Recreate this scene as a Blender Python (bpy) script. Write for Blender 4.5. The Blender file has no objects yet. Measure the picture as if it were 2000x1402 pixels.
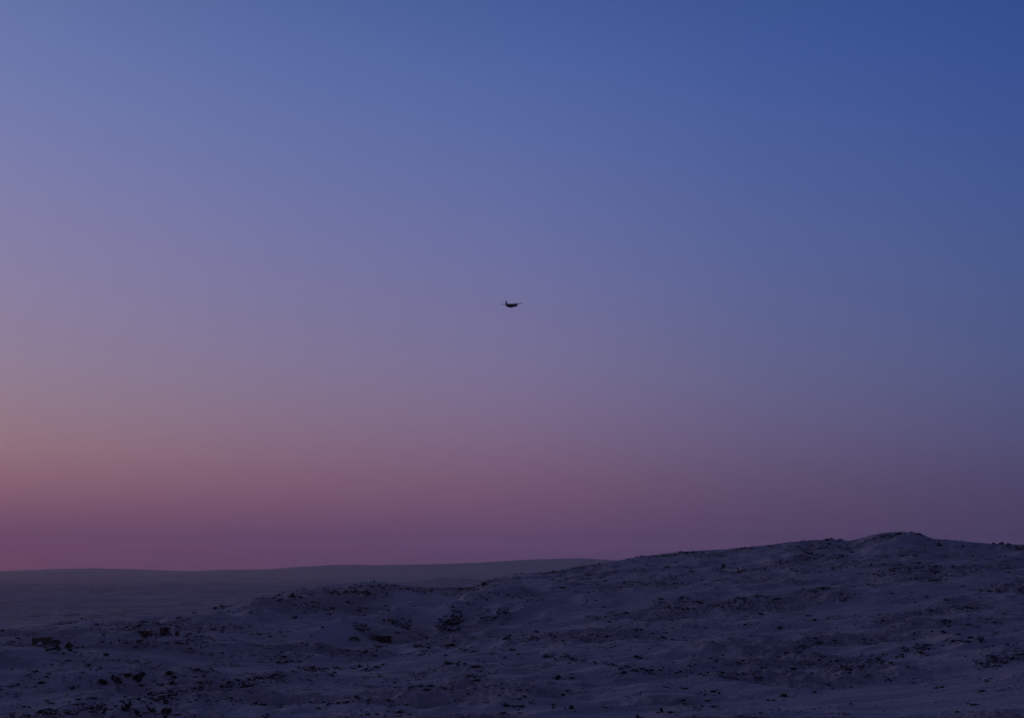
import bpy, bmesh, math, random
import numpy as np
from mathutils import Vector, Matrix, Euler

R = math.radians
random.seed(7)
RNG = np.random.default_rng(11)
scene = bpy.context.scene
COL = scene.collection

# ------------------------------------------------------------------ camera
PW, PH, LENS = 2000.0, 1402.0, 50.0
FPX = PW * LENS / 36.0                       # focal length in photo pixels
EYE = 60.0                                   # camera height above the low plain
HOR = 1110.0                                 # photo row of the eye-level horizon
PITCH = math.atan((HOR - PH / 2) / FPX)
cam = bpy.data.cameras.new('camera')
cam.lens = LENS; cam.sensor_width = 36.0; cam.clip_start = 0.5; cam.clip_end = 90000.0
cam_o = bpy.data.objects.new('camera', cam); COL.objects.link(cam_o)
cam_o.location = (0, 0, EYE); cam_o.rotation_euler = (R(90) + PITCH, 0, 0)
scene.camera = cam_o
CP, SP = math.cos(PITCH), math.sin(PITCH)

def ray(px, py):
    cx, cy = (px - PW / 2) / FPX, (PH / 2 - py) / FPX
    return np.array([cx, CP - cy * SP, SP + cy * CP])
def tan_e(py):                               # slope of the line of sight for a photo row
    cy = (PH / 2 - np.asarray(py, float)) / FPX
    return (SP + cy * CP) / (CP - cy * SP)
def row_of(t):                               # inverse of tan_e
    t = np.asarray(t, float)
    cy = (t * CP - SP) / (CP + t * SP)
    return PH / 2 - cy * FPX

# ------------------------------------------------------------------ twilight sky
world = bpy.data.worlds.new('World'); scene.world = world
world.use_nodes = True
def srgb(c):
    c = np.asarray(c, float) / 255.0
    return np.where(c <= 0.04045, c / 12.92, ((c + 0.055) / 1.055) ** 2.4)

HAZE, HZ_TOP, HZ_BOT, HZ_R = 7.0e-5, 365.0, -40.0, 30000.0
SUN_AZ = -42.0                               # the sun has set to the left of the view
def sky_nodes():
    nt = world.node_tree; N = nt.nodes; L = nt.links
    N.clear()
    out = N.new('ShaderNodeOutputWorld'); bg = N.new('ShaderNodeBackground')
    tc = N.new('ShaderNodeTexCoord'); sep = N.new('ShaderNodeSeparateXYZ')
    L.new(tc.outputs['Generated'], sep.inputs[0])
    def m(op, a, b=None, c=None):
        n = N.new('ShaderNodeMath'); n.operation = op
        for i, v in enumerate((a, b, c)):
            if v is None: continue
            if isinstance(v, (int, float)): n.inputs[i].default_value = v
            else: L.new(v, n.inputs[i])
        return n.outputs[0]
    el = m('ARCSINE', sep.outputs[2])
    elp = m('MAXIMUM', m('MULTIPLY', el, 2 / math.pi), 0.0)      # 0 horizon .. 1 zenith
    sp = m('POWER', elp, 0.5)                                    # more stops near the horizon
    sx, sy = math.sin(R(SUN_AZ)), math.cos(R(SUN_AZ))
    hl = m('SQRT', m('ADD', m('MULTIPLY', sep.outputs[0], sep.outputs[0]), m('ADD', m('MULTIPLY', sep.outputs[1], sep.outputs[1]), 1e-6)))
    cosd = m('DIVIDE', m('ADD', m('MULTIPLY', sep.outputs[0], sx), m('MULTIPLY', sep.outputs[1], sy)), hl)
    dist = m('MULTIPLY', m('ARCCOSINE', m('MINIMUM', m('MAXIMUM', cosd, -1.0), 1.0)), 180 / math.pi)

    rows = [0, 250, 500, 700, 800, 870, 940, 1000, 1050, 1090, 1115]
    A3 = {0:    [(98,117,172),(117,126,175),(135,130,168),(144,130,153),(148,127,140),(148,120,129),(140,106,119),(121,89,110),(102,76,107),(98,72,100),(96,70,96)],
          1000: [(68,97,161),(88,107,164),(106,113,162),(119,114,151),(123,109,140),(122,102,131),(117,92,117),(107,82,111),(90,73,104),(74,65,95),(70,62,92)],
          2000: [(50,78,145),(62,86,148),(73,91,143),(79,90,134),(81,85,126),(79,79,117),(75,71,105),(71,64,98),(66,60,93),(62,57,90),(60,55,88)]}
    els = np.concatenate([np.linspace(0, 1, 25) ** 2 * 24.0])    # degrees, inside the view
    prof = {}
    for px, cols in A3.items():
        e = []; az = []
        for py in rows:
            d = ray(px, py); d = d / np.linalg.norm(d)
            e.append(math.degrees(math.asin(d[2]))); az.append(math.degrees(math.atan2(d[0], d[1])))
        lin = srgb(cols); o = np.argsort(e); e = np.array(e)[o]; lin = lin[o]
        prof[abs(np.mean(az) - SUN_AZ)] = (e, lin)
    ds = sorted(prof); eg = np.array([0, .6, 1.2, 2, 2.8, 3.6, 4.6, 5.6, 6.8, 8, 9.5, 11, 13, 15, 17.5, 20, 23, 27, 32, 38, 46, 56, 70, 90.0])
    base = np.stack([np.stack([np.interp(eg, prof[d][0], prof[d][1][:, k]) for k in range(3)], -1) for d in ds])   # 3 columns
    dq = np.array([0, 6, 12, 17, 20.5, 23, 32.5, 42, 52, 62, 78, 100, 130, 180.0])
    lg = np.log(base)
    tab = np.empty((len(dq), len(eg), 3))
    for i, d in enumerate(dq):                                   # log-linear between columns, flattening outside
        if d < ds[0]: w = ds[0] - 16 * (1 - math.exp(-(ds[0] - d) / 16.0))
        elif d > ds[2]: w = ds[2] + 30 * (1 - math.exp(-(d - ds[2]) / 30.0))
        else: w = d
        if w < ds[1]: t = (w - ds[0]) / (ds[1] - ds[0]); v = lg[0] * (1 - t) + lg[1] * t
        else: t = (w - ds[1]) / (ds[2] - ds[1]); v = lg[1] * (1 - t) + lg[2] * t
        tab[i] = v
    tab = np.exp(tab)
    T = np.exp(-HAZE * np.minimum((HZ_TOP - EYE) / np.maximum(np.sin(np.radians(eg)), 1e-6), HZ_R))   # the air in front of the low sky
    sc_ = np.stack([np.interp(dq, ds, c) for c in ((.69, .45, .44), (1.0, .78, .66), (.89, .70, .68))], -1)
    tab *= (1 - (1 - T)[None, :, None] * sc_[:, None, :]) / T[None, :, None]
    night = np.interp(dq, [62, 130, 180], [1.0, 0.55, 0.45])       # darker towards the night side
    tab *= night[:, None, None] ** np.array([0.7, 0.9, 1.15])[None, None, :]
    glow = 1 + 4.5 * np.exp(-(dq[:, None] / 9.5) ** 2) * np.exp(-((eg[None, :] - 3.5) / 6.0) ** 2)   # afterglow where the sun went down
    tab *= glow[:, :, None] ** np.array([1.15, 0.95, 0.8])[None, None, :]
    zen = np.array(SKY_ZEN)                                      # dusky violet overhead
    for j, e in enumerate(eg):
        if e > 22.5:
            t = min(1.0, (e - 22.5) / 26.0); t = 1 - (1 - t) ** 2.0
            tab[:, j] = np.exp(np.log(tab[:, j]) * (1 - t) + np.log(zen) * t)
    prev = None
    for i, d in enumerate(dq):
        r = N.new('ShaderNodeValToRGB'); r.color_ramp.interpolation = 'LINEAR'
        els_ = r.color_ramp.elements
        while len(els_) > 1: els_.remove(els_[-1])
        for j, e in enumerate(eg):
            p = math.sqrt(e / 90.0)
            s = els_[0] if j == 0 else els_.new(p)
            s.position = p; s.color = (*tab[i, j], 1)
        L.new(sp, r.inputs[0])
        if prev is None: prev = r.outputs[0]; continue
        mx = N.new('ShaderNodeMix'); mx.data_type = 'RGBA'; mx.clamp_factor = True
        f = N.new('ShaderNodeMapRange'); f.inputs[1].default_value = dq[i - 1]; f.inputs[2].default_value = d
        L.new(dist, f.inputs[0]); L.new(f.outputs[0], mx.inputs[0])
        L.new(prev, mx.inputs[6]); L.new(r.outputs[0], mx.inputs[7]); prev = mx.outputs[2]
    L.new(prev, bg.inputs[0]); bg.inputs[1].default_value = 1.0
    L.new(bg.outputs[0], out.inputs[0])
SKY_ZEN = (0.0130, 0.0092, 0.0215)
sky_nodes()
scene.view_settings.view_transform = 'Standard'; scene.view_settings.look = 'None'
scene.view_settings.exposure = 0.0; scene.view_settings.gamma = 1.0
scene.view_settings.use_curve_mapping = False
scene.cycles.use_denoising = True
scene.cycles.volume_bounces = 0
scene.cycles.max_bounces = 6

# ------------------------------------------------------------------ helpers
def tag(o, label=None, cat=None, group=None, kind=None):
    if label: o['label'] = label
    if cat: o['category'] = cat
    if group: o['group'] = group
    if kind: o['kind'] = kind
    return o
def link(name, me, mat=None, parent=None):
    o = bpy.data.objects.new(name, me); COL.objects.link(o)
    if mat and me and not me.materials: me.materials.append(mat)
    if parent: o.parent = parent
    return o
def empty(name, loc, rot=(0, 0, 0)):
    o = bpy.data.objects.new(name, None); COL.objects.link(o)
    o.location = loc; o.rotation_euler = rot; o.empty_display_size = 0.5
    return o
def mesh_np(name, V, F, smooth=True):
    me = bpy.data.meshes.new(name)
    V = np.asarray(V, np.float32); F = np.asarray(F, np.int32); k = F.shape[1]
    me.vertices.add(len(V)); me.vertices.foreach_set('co', V.ravel())
    me.loops.add(F.size); me.loops.foreach_set('vertex_index', F.ravel())
    me.polygons.add(len(F)); me.polygons.foreach_set('loop_start', np.arange(0, F.size, k, dtype=np.int32))
    if smooth: me.polygons.foreach_set('use_smooth', np.ones(len(F), bool))
    me.update(calc_edges=True)
    return me
class MB:
    def __init__(s): s.b = bmesh.new()
    def box(s, c, d, rot=None, bevel=0.0):
        g = bmesh.ops.create_cube(s.b, size=1.0); v = g['verts']
        bmesh.ops.scale(s.b, vec=d, verts=v)
        if rot: bmesh.ops.rotate(s.b, matrix=Euler(rot).to_matrix(), cent=(0, 0, 0), verts=v)
        bmesh.ops.translate(s.b, vec=c, verts=v)
        if bevel: bmesh.ops.bevel(s.b, geom=list({e for x in v for e in x.link_edges}), offset=bevel, segments=1, affect='EDGES')
        return s
    def tube(s, a, b, r1, r2=None, n=10):
        a, b = Vector(a), Vector(b); d = b - a
        g = bmesh.ops.create_cone(s.b, segments=n, radius1=r1, radius2=r1 if r2 is None else r2, depth=d.length, cap_ends=True)
        q = d.to_track_quat('Z', 'Y').to_matrix()
        bmesh.ops.rotate(s.b, matrix=q, cent=(0, 0, 0), verts=g['verts'])
        bmesh.ops.translate(s.b, vec=(a + b) / 2, verts=g['verts'])
        return s
    def loft(s, rings):
        vs = [[s.b.verts.new(p) for p in r] for r in rings]; n = len(vs[0])
        for i in range(len(vs) - 1):
            for j in range(n):
                s.b.faces.new((vs[i][j], vs[i][(j + 1) % n], vs[i + 1][(j + 1) % n], vs[i + 1][j]))
        s.b.faces.new(vs[0][::-1]); s.b.faces.new(vs[-1])
        return s
    def build(s, name, mat, parent=None, smooth=False):
        bmesh.ops.recalc_face_normals(s.b, faces=s.b.faces)
        me = bpy.data.meshes.new(name); s.b.to_mesh(me); s.b.free()
        if smooth: me.polygons.foreach_set('use_smooth', [True] * len(me.polygons))
        return link(name, me, mat, parent)

# ------------------------------------------------------------------ numpy noise
PERM = RNG.permutation(4096)
GA = RNG.uniform(0, 2 * np.pi, 4096); GX, GY = np.cos(GA), np.sin(GA)
def perlin(x, y):
    xi, yi = np.floor(x).astype(np.int64), np.floor(y).astype(np.int64)
    xf, yf = x - xi, y - yi
    u = xf * xf * xf * (xf * (xf * 6 - 15) + 10); v = yf * yf * yf * (yf * (yf * 6 - 15) + 10)
    def g(ix, iy, dx, dy):
        h = PERM[(PERM[ix & 4095] + iy) & 4095]
        return GX[h] * dx + GY[h] * dy
    a = g(xi, yi, xf, yf); b = g(xi + 1, yi, xf - 1, yf)
    c = g(xi, yi + 1, xf, yf - 1); d = g(xi + 1, yi + 1, xf - 1, yf - 1)
    return (a + u * (b - a)) + v * ((c + u * (d - c)) - (a + u * (b - a)))
def fbm(x, y, n=4, gain=0.5):
    s, a = 0, 1.0
    for i in range(n):
        s = s + a * perlin(x + 17.3 * i, y - 9.1 * i); x, y = x * 2.03, y * 2.03; a *= gain
    return s
def ridged(x, y, n=3):
    s, a = 0, 1.0
    for i in range(n):
        s = s + a * (1 - 2.4 * np.abs(perlin(x + 31.7 * i, y + 5.9 * i))); x, y = x * 2.1, y * 2.1; a *= 0.5
    return s
def hermite(xs, vs, q):                      # smooth interpolation of rows vs[k] (along axis 0) at q
    xs = np.asarray(xs, float); vs = np.asarray(vs, float); q = np.clip(q, xs[0], xs[-1])
    h = np.diff(xs); dl = np.diff(vs, axis=0) / h.reshape(-1, *[1] * (vs.ndim - 1))
    mm = np.empty_like(vs); mm[0] = dl[0]; mm[-1] = dl[-1]
    mm[1:-1] = np.where(dl[:-1] * dl[1:] > 0, 2 * dl[:-1] * dl[1:] / (dl[:-1] + dl[1:] + 1e-30), 0)
    i = np.clip(np.searchsorted(xs, q, side='right') - 1, 0, len(xs) - 2)
    t = (q - xs[i]) / h[i]
    sh = (-1,) + (1,) * (vs.ndim - 1)
    t = t.reshape(sh); H = h[i].reshape(sh)
    return ((2 * t**3 - 3 * t**2 + 1) * vs[i] + (t**3 - 2 * t**2 + t) * H * mm[i]
            + (-2 * t**3 + 3 * t**2) * vs[i + 1] + (t**3 - t**2) * H * mm[i + 1])
def smooth(a, b, x):
    t = np.clip((x - a) / (b - a), 0, 1); return t * t * (3 - 2 * t)

# ------------------------------------------------------------------ terrain heights
KPX = 1.018                                  # photo column of a ground point: 1000 + KPX*FPX*x/y
COLS = [-500, 0, 200, 400, 600, 750, 900, 1050, 1200, 1400, 1600, 1800, 2000, 2500]
def rp(*v): return [v[0]] + list(v) + [v[-1]]
ROWS = [
    (400,  rp(1333,1337,1345,1350,1352,1350,1348,1346,1345,1342,1340,1335)),
    (480,  rp(1264,1272,1289,1296,1302,1298,1294,1290,1286,1282,1276,1270)),
    (560,  rp(1240,1244,1252,1266,1277,1270,1258,1248,1242,1236,1230,1226)),
    (610,  rp(1233,1232,1236,1248,1257,1248,1240,1226,1220,1212,1205,1202)),
    (660,  rp(1230,1220,1216,1222,1238,1236,1220,1204,1194,1184,1176,1174)),
    (720,  rp(1232,1213,1198,1186,1203,1192,1178,1172,1158,1148,1140,1140)),
    (790,  rp(1236,1207,1188,1158,1156,1164,1152,1140,1128,1118,1110,1112)),
    (850,  rp(1238,1206,1188,1146,1136,1150,1130,1119,1106,1096,1086,1092)),
    (940,  rp(1240,1210,1194,1152,1146,1156,1116,1096,1077,1064,1048,1068)),
    (1000, rp(1238,1216,1200,1165,1160,1160,1122,1096,1072,1056,1040,1064)),
]
EDGE_R = [0, 30, 100, 200, 330]
EDGE_Z = [57.6, 53.5, 42.0, 30.0, 24.6]
SKY_PX = [0,60,120,180,230,270,340,380,420,470,500,530,560,600,640,690,730,760,800,840,880,905,925,940,960,980,1000,1050,1100,1130,1180,1250,1330,1420,1500,1570,1600,1640,1665,1690,1705,1720,1745,1770,1800,1815,1832,1870,1900,1930,2000]
SKY_PY = [1229,1226,1221,1218,1211,1205,1202,1196,1187,1176,1170,1162,1153,1147,1142,1137,1134,1138,1144,1146,1147,1147,1144,1139,1132,1127,1122,1118,1113,1107,1099,1087,1077,1072,1064,1056,1054,1053,1056,1050,1046,1042,1039,1038,1040,1045,1052,1054,1057,1060,1063]

def xy_of(px, Y): return np.array([(px - 1000) / (KPX * FPX) * Y, Y])
def bumps(x, y):
    z = 0
    for px, Y, sx, sy, h in BUMPS:
        c = xy_of(px, Y); z = z + h * np.exp(-((x - c[0]) / sx) ** 2 - ((y - c[1]) / sy) ** 2)
    return z
BUMPS = [(682, 602, 7, 20, 3.4), (575, 600, 8, 26, 2.4), (1005, 745, 10, 26, 3.6), (915, 740, 9, 22, 3.0), (505, 690, 12, 30, 3.0), (1090, 760, 14, 30, 2.6), (655, 588, 14, 7, 4.2), (615, 592, 10, 7, 2.6), (700, 655, 11, 9, 5.0), (880, 706, 14, 8, 5.2), (965, 718, 12, 8, 4.8), (920, 716, 10, 8, 3.2), (1010, 726, 14, 9, 3.0),
         (785, 708, 10, 7, 4.0), (760, 700, 8, 7, 2.0), (830, 672, 7, 14, -2.4), (225, 412, 9, 6, 1.5), (270, 350, 8, 6, 1.2), (720, 800, 14, 16, 2.0), (170, 512, 8, 5, 1.4),
         (820, 800, 20, 14, -2.2), (800, 665, 10, 22, -2.0), (920, 660, 20, 10, -1.2), (1050, 690, 26, 18, 2.2), (600, 470, 30, 14, -1.2),
         (1180, 560, 40, 16, 1.6), (1480, 520, 44, 16, 1.8), (1850, 560, 40, 14, 2.2), (1650, 660, 50, 18, 2.4), (1300, 720, 40, 18, 2.6), (400, 640, 30, 16, 1.5)]
TRACKS = [  # snowed-over tracks: photo column/row along the smooth bands, half width in metres
    ([(-60,1408),(0,1388),(150,1372),(300,1346),(450,1320),(560,1305),(680,1290),(800,1272),(900,1258)], [345,358,372,392,418,448,480,520,560], 5.5),
    ([(0,1276),(120,1268),(220,1262),(330,1248),(430,1238)], [470,480,490,520,560], 5.0),
    ([(640,1256),(760,1254),(860,1243),(960,1232),(1040,1218),(1110,1200)], [600,610,630,650,676,700], 5.0),
    ([(1450,1380),(1700,1350),(1850,1330),(2010,1310)], [360,385,405,430], 10.0),
    ([(1180,1345),(1420,1325),(1650,1312),(1800,1300),(2000,1270)], [400,425,440,455,480], 5.0),
]
def seg_dist(x, y, P):
    best = np.full(np.shape(x), 1e9)
    for (x0, y0), (x1, y1) in zip(P[:-1], P[1:]):
        dx, dy = x1 - x0, y1 - y0
        t = np.clip(((x - x0) * dx + (y - y0) * dy) / (dx * dx + dy * dy), 0, 1)
        best = np.minimum(best, np.hypot(x - x0 - t * dx, y - y0 - t * dy))
    return best
TRACK_XY = [([tuple(xy_of(p[0], Y)) for p, Y in zip(pts, Ys)], w) for pts, Ys, w in TRACKS]
FIELDS = [(826, 690, 12, 24), (660, 578, 13, 11), (1690, 620, 34, 26), (1560, 700, 24, 20), (1850, 372, 34, 34), (560, 452, 36, 16), (620, 400, 20, 20), (930, 690, 12, 12), (330, 470, 22, 12), (1100, 620, 26, 14), (60, 455, 20, 14), (1400, 470, 26, 10), (760, 460, 20, 10)]   # wind-smoothed snow fields
def track_mask(x, y):
    m = 0
    for px, Y, rx, ry in FIELDS:
        c = xy_of(px, Y); m = np.maximum(m, 1 - smooth(0.5, 1.15, np.sqrt(((x - c[0]) / rx) ** 2 + ((y - c[1]) / ry) ** 2)))
    for P, w in TRACK_XY: m = np.maximum(m, 1 - smooth(0.6 * w, 1.7 * w, seg_dist(x, y, P)))
    return m

def base_table():
    rs = list(EDGE_R); tab = [[z] * len(COLS) for z in EDGE_Z]
    for r, pys in ROWS:
        rs.append(r)
        tab.append([EYE + r * float(tan_e(p)) for p in pys])
    last = np.array(tab[-1])
    for r, k in ((1080, 0.80), (1200, 0.40), (1400, 0.12), (1700, 0.0)):
        rs.append(r); tab.append(list(4.0 + (last - 4.0) * k))
    return np.array(rs, float), np.array(tab)
RS, TAB = base_table()

def terrain(th, r):
    """heights on the grid th (azimuth) x r (range)."""
    px = 1000 + KPX * FPX * np.tan(np.clip(th, -0.6, 0.6))
    T = hermite(COLS, TAB.T, px).T                    # rows x th
    T2 = hermite(RS, T, r)                            # r x th
    far = smooth(0.7, 1.6, np.abs(th))
    T2 = T2 * (1 - far) + np.mean(hermite(RS, TAB, r), axis=1)[:, None] * far
    TH, RR = np.meshgrid(th, r); X, Y = RR * np.sin(TH), RR * np.cos(TH)
    amp = smooth(20, 330, RR) * (1 - 0.55 * smooth(1050, 1300, RR))
    tm = track_mask(X, Y)
    ca, sa = math.cos(R(18)), math.sin(R(18)); XD, YD = X * ca + Y * sa, -X * sa + Y * ca     # drift direction
    wx, wy = 5 * perlin(X / 40, Y / 40), 5 * perlin(X / 40 + 50, Y / 40)
    n = 3.4 * fbm((X + wx) / 85, (Y + wy) / 60, 2)
    n += 3.6 * ridged((X + wx) / 38, (Y + wy) / 26 + 7, 2) * (0.5 + 0.5 * fbm(X / 130 + 3, Y / 110, 2))
    lump = smooth(-0.15, 0.35, fbm(X / 60 + 40, Y / 45 + 11, 2))
    fine = 1.15 * fbm(X / 9.0, Y / 7.5, 4, 0.58) * (0.12 + 1.1 * lump) + 0.34 * lump * ridged(X / 3.6, Y / 3.0, 2)
    drift = 0.9 * fbm(XD / 36, YD / 8.0 + 3, 4, 0.55)
    Z = T2 + amp * (n * (1 - 0.75 * tm) + fine * (1 - 0.85 * tm) + drift * (1 - 0.5 * tm)) + bumps(X, Y)
    return X, Y, Z, lump * (1 - tm)

def grid_faces(nr, nc, wrap=False):
    i = np.arange(nr - 1)[:, None]; j = np.arange(nc if wrap else nc - 1)[None, :]; j2 = (j + 1) % nc
    a = i * nc + j; b = i * nc + j2; c = (i + 1) * nc + j2; d = (i + 1) * nc + j
    return np.stack([a, b, c, d], -1).reshape(-1, 4)[:, ::-1]

TH_F = np.linspace(-R(23.2), R(23.2), 1080)
TH = np.concatenate([np.linspace(-np.pi, TH_F[0], 70)[:-1], TH_F, np.linspace(TH_F[-1], np.pi, 70)[1:-1]])
R_NEAR = np.concatenate([np.linspace(2, 300, 34)[:-1], np.arange(300, 700, 1.15), np.arange(700, 1060, 1.5), np.geomspace(1060, 1500, 40)])
GX_, GY_, GZ_, GL_ = terrain(TH, R_NEAR)
# pull the crest line of the near hills onto the observed skyline
fi = np.where((TH >= TH_F[0]) & (TH <= TH_F[-1]))[0]
sel = R_NEAR > 560
pxs = 1000 + KPX * FPX * np.tan(TH)
for it in range(3):
    tanm = ((GZ_ - EYE) / np.maximum(GY_, 1.0))[sel]
    want = tan_e(np.interp(pxs, SKY_PX, SKY_PY)); got = tanm.max(0); ic = tanm.argmax(0)
    dlt = np.where(np.abs(TH) <= R(23.2), want - got, 0)
    if it < 2: dlt = np.convolve(np.pad(dlt, 12, mode='edge'), np.ones(25) / 25, 'valid')
    else: dlt = np.convolve(np.pad(dlt, 3, mode='edge'), np.ones(7) / 7, 'valid')
    dlt = dlt * (1 - smooth(R(21.6), R(23), np.abs(TH)))
    rc = R_NEAR[sel][ic]; rc = np.convolve(np.pad(rc, 40, mode='edge'), np.ones(81) / 81, 'valid')
    lo = np.minimum(rc - 120, 740)[None, :]
    w = smooth(0, 1, (R_NEAR[:, None] - lo) / np.maximum(rc[None, :] - 25 - lo, 30)) * (1 - smooth(1120, 1450, R_NEAR))[:, None]
    GZ_ = GZ_ + w * dlt[None, :] * GY_
# snow_plain joins the rim
def ground_z(x, y):
    """bilinear look-up in the near grid."""
    x = np.atleast_1d(np.asarray(x, float)); y = np.atleast_1d(np.asarray(y, float))
    r = np.hypot(x, y); t = np.arctan2(x, y)
    i = np.clip(np.searchsorted(R_NEAR, r) - 1, 0, len(R_NEAR) - 2); j = np.clip(np.searchsorted(TH, t) - 1, 0, len(TH) - 2)
    a = np.clip((r - R_NEAR[i]) / (R_NEAR[i + 1] - R_NEAR[i]), 0, 1); b = np.clip((t - TH[j]) / (TH[j + 1] - TH[j]), 0, 1)
    return ((GZ_[i, j] * (1 - b) + GZ_[i, j + 1] * b) * (1 - a) + (GZ_[i + 1, j] * (1 - b) + GZ_[i + 1, j + 1] * b) * a)
RSTEP = np.arange(300, 1150, 0.5)
def cast(px, py):
    """first ground point seen at a photo position; falls back to the crest just below it."""
    for k in range(16):
        d = ray(px, py + k); d = d / math.hypot(d[0], d[1])
        P = d[None, :] * RSTEP[:, None]
        h = np.where(EYE + P[:, 2] <= ground_z(P[:, 0], P[:, 1]))[0]
        if len(h): q = P[h[0]]; return float(q[0]), float(q[1]), float(ground_z(q[0], q[1])[0]), float(math.hypot(q[0], q[1]))
    return None

# ------------------------------------------------------------------ materials
def new_mat(name):
    m = bpy.data.materials.new(name); m.use_nodes = True
    nt = m.node_tree; b = nt.nodes['Principled BSDF']
    return m, nt, nt.nodes, nt.links, b
def noise(N, L, vec, scale, detail=4, rough=0.55, dist=0.0):
    n = N.new('ShaderNodeTexNoise'); n.inputs['Scale'].default_value = scale
    n.inputs['Detail'].default_value = detail; n.inputs['Roughness'].default_value = rough
    n.inputs['Distortion'].default_value = dist
    if vec is not None: L.new(vec, n.inputs['Vector'])
    return n.outputs['Fac']
def rng(N, L, v, a, b, c=0.0, d=1.0):
    n = N.new('ShaderNodeMapRange'); n.interpolation_type = 'SMOOTHSTEP'
    for i, q in enumerate((a, b, c, d)): n.inputs[i + 1].default_value = q
    L.new(v, n.inputs[0]); return n.outputs[0]
def math_n(N, L, op, a, b):
    n = N.new('ShaderNodeMath'); n.operation = op
    for i, v in enumerate((a, b)):
        if isinstance(v, (int, float)): n.inputs[i].default_value = v
        else: L.new(v, n.inputs[i])
    return n.outputs[0]
def mixc(N, L, f, a, b):
    n = N.new('ShaderNodeMix'); n.data_type = 'RGBA'
    if isinstance(f, (int, float)): n.inputs[0].default_value = f
    else: L.new(f, n.inputs[0])
    for k, v in ((6, a), (7, b)):
        if isinstance(v, tuple): n.inputs[k].default_value = (*v, 1)
        else: L.new(v, n.inputs[k])
    return n.outputs[2]
SNOW = (0.74, 0.76, 0.80); ROCK = (0.035, 0.032, 0.034)

def snow_material(name, scale, patch_lo, patch_hi, rock_max, bump=0.3, attr=False, thin=(0.70, 0.72, 0.76), fresh=(0.80, 0.81, 0.84), stretch=(1, 1.0, 1.6)):
    m, nt, N, L, b = new_mat(name)
    g = N.new('ShaderNodeNewGeometry'); mp = N.new('ShaderNodeMapping'); mp.inputs['Scale'].default_value = stretch
    L.new(g.outputs['Position'], mp.inputs[0]); P = mp.outputs[0]
    big = noise(N, L, P, 0.016 * scale, 4, 0.6, 0.3)
    mid = noise(N, L, P, 0.11 * scale, 5, 0.62, 0.2)
    small = noise(N, L, P, 0.75 * scale, 3, 0.6)
    area = rng(N, L, big, patch_lo, patch_hi)
    grit = rng(N, L, math_n(N, L, 'ADD', math_n(N, L, 'MULTIPLY', small, 0.55), math_n(N, L, 'MULTIPLY', mid, 0.45)), 0.52, 0.59)
    rock = math_n(N, L, 'MULTIPLY', math_n(N, L, 'MULTIPLY', grit, area), rock_max)
    tone = rng(N, L, mid, 0.3, 0.7)
    if attr:                                             # thin snow with ground showing through / deep wind-packed drifts
        at = N.new('ShaderNodeAttribute'); at.attribute_name = 'drift'
        tone = rng(N, L, math_n(N, L, 'ADD', at.outputs['Fac'], math_n(N, L, 'MULTIPLY', math_n(N, L, 'SUBTRACT', mid, 0.5), 0.9)), 0.05, 0.95)
    sc = mixc(N, L, tone, thin, fresh)
    L.new(mixc(N, L, rock, sc, (0.045, 0.04, 0.04)), b.inputs['Base Color'])
    b.inputs['Roughness'].default_value = 0.85; b.inputs['Specular IOR Level'].default_value = 0.2
    bp = N.new('ShaderNodeBump'); bp.inputs['Strength'].default_value = bump; bp.inputs['Distance'].default_value = 0.5 / scale
    L.new(math_n(N, L, 'ADD', small, math_n(N, L, 'MULTIPLY', mid, 2.0)), bp.inputs['Height'])
    L.new(bp.outputs[0], b.inputs['Normal'])
    return m
M_SNOW = snow_material('snow', 1.0, 0.46, 0.62, 0.8, 0.65, True, (0.66, 0.65, 0.68), (0.86, 0.87, 0.90))
M_PLAIN = snow_material('plain_snow', 0.12, 0.34, 0.58, 0.6, 0.9, False, (0.58, 0.58, 0.61), (0.90, 0.91, 0.93), (0.6, 0.9, 1.6))
M_FAR = snow_material('far_snow', 0.03, 0.4, 0.65, 0.45, 0.5, False, (0.5, 0.5, 0.53), (0.9, 0.9, 0.92), (0.5, 1.2, 2.0))

def rock_material(name, snow_lo, snow_hi, col=ROCK, col2=(0.06, 0.052, 0.045), ns=0.55):
    m, nt, N, L, b = new_mat(name)
    g = N.new('ShaderNodeNewGeometry'); P = g.outputs['Position']
    sep = N.new('ShaderNodeSeparateXYZ'); L.new(g.outputs['Normal'], sep.inputs[0])
    n1 = noise(N, L, P, 0.9, 4, 0.6); n2 = noise(N, L, P, 3.5, 3, 0.6)
    s = math_n(N, L, 'ADD', sep.outputs[2], math_n(N, L, 'MULTIPLY', math_n(N, L, 'SUBTRACT', n1, 0.5), ns * 2))
    f = rng(N, L, s, snow_lo, snow_hi)
    rc = mixc(N, L, rng(N, L, n2, 0.35, 0.65), col, col2)
    L.new(mixc(N, L, f, rc, SNOW), b.inputs['Base Color'])
    b.inputs['Roughness'].default_value = 0.9; b.inputs['Specular IOR Level'].default_value = 0.15
    bp = N.new('ShaderNodeBump'); bp.inputs['Strength'].default_value = 0.5; bp.inputs['Distance'].default_value = 0.15
    L.new(n2, bp.inputs['Height']); L.new(bp.outputs[0], b.inputs['Normal'])
    return m
M_ROCK = rock_material('dark_rock', 0.40, 0.62, ns=0.8)
M_BARE = rock_material('bare_rock', 0.62, 0.85, ns=0.8)
M_CRAG = rock_material('snow_plastered_rock', 0.20, 0.36, ns=0.95)

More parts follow.
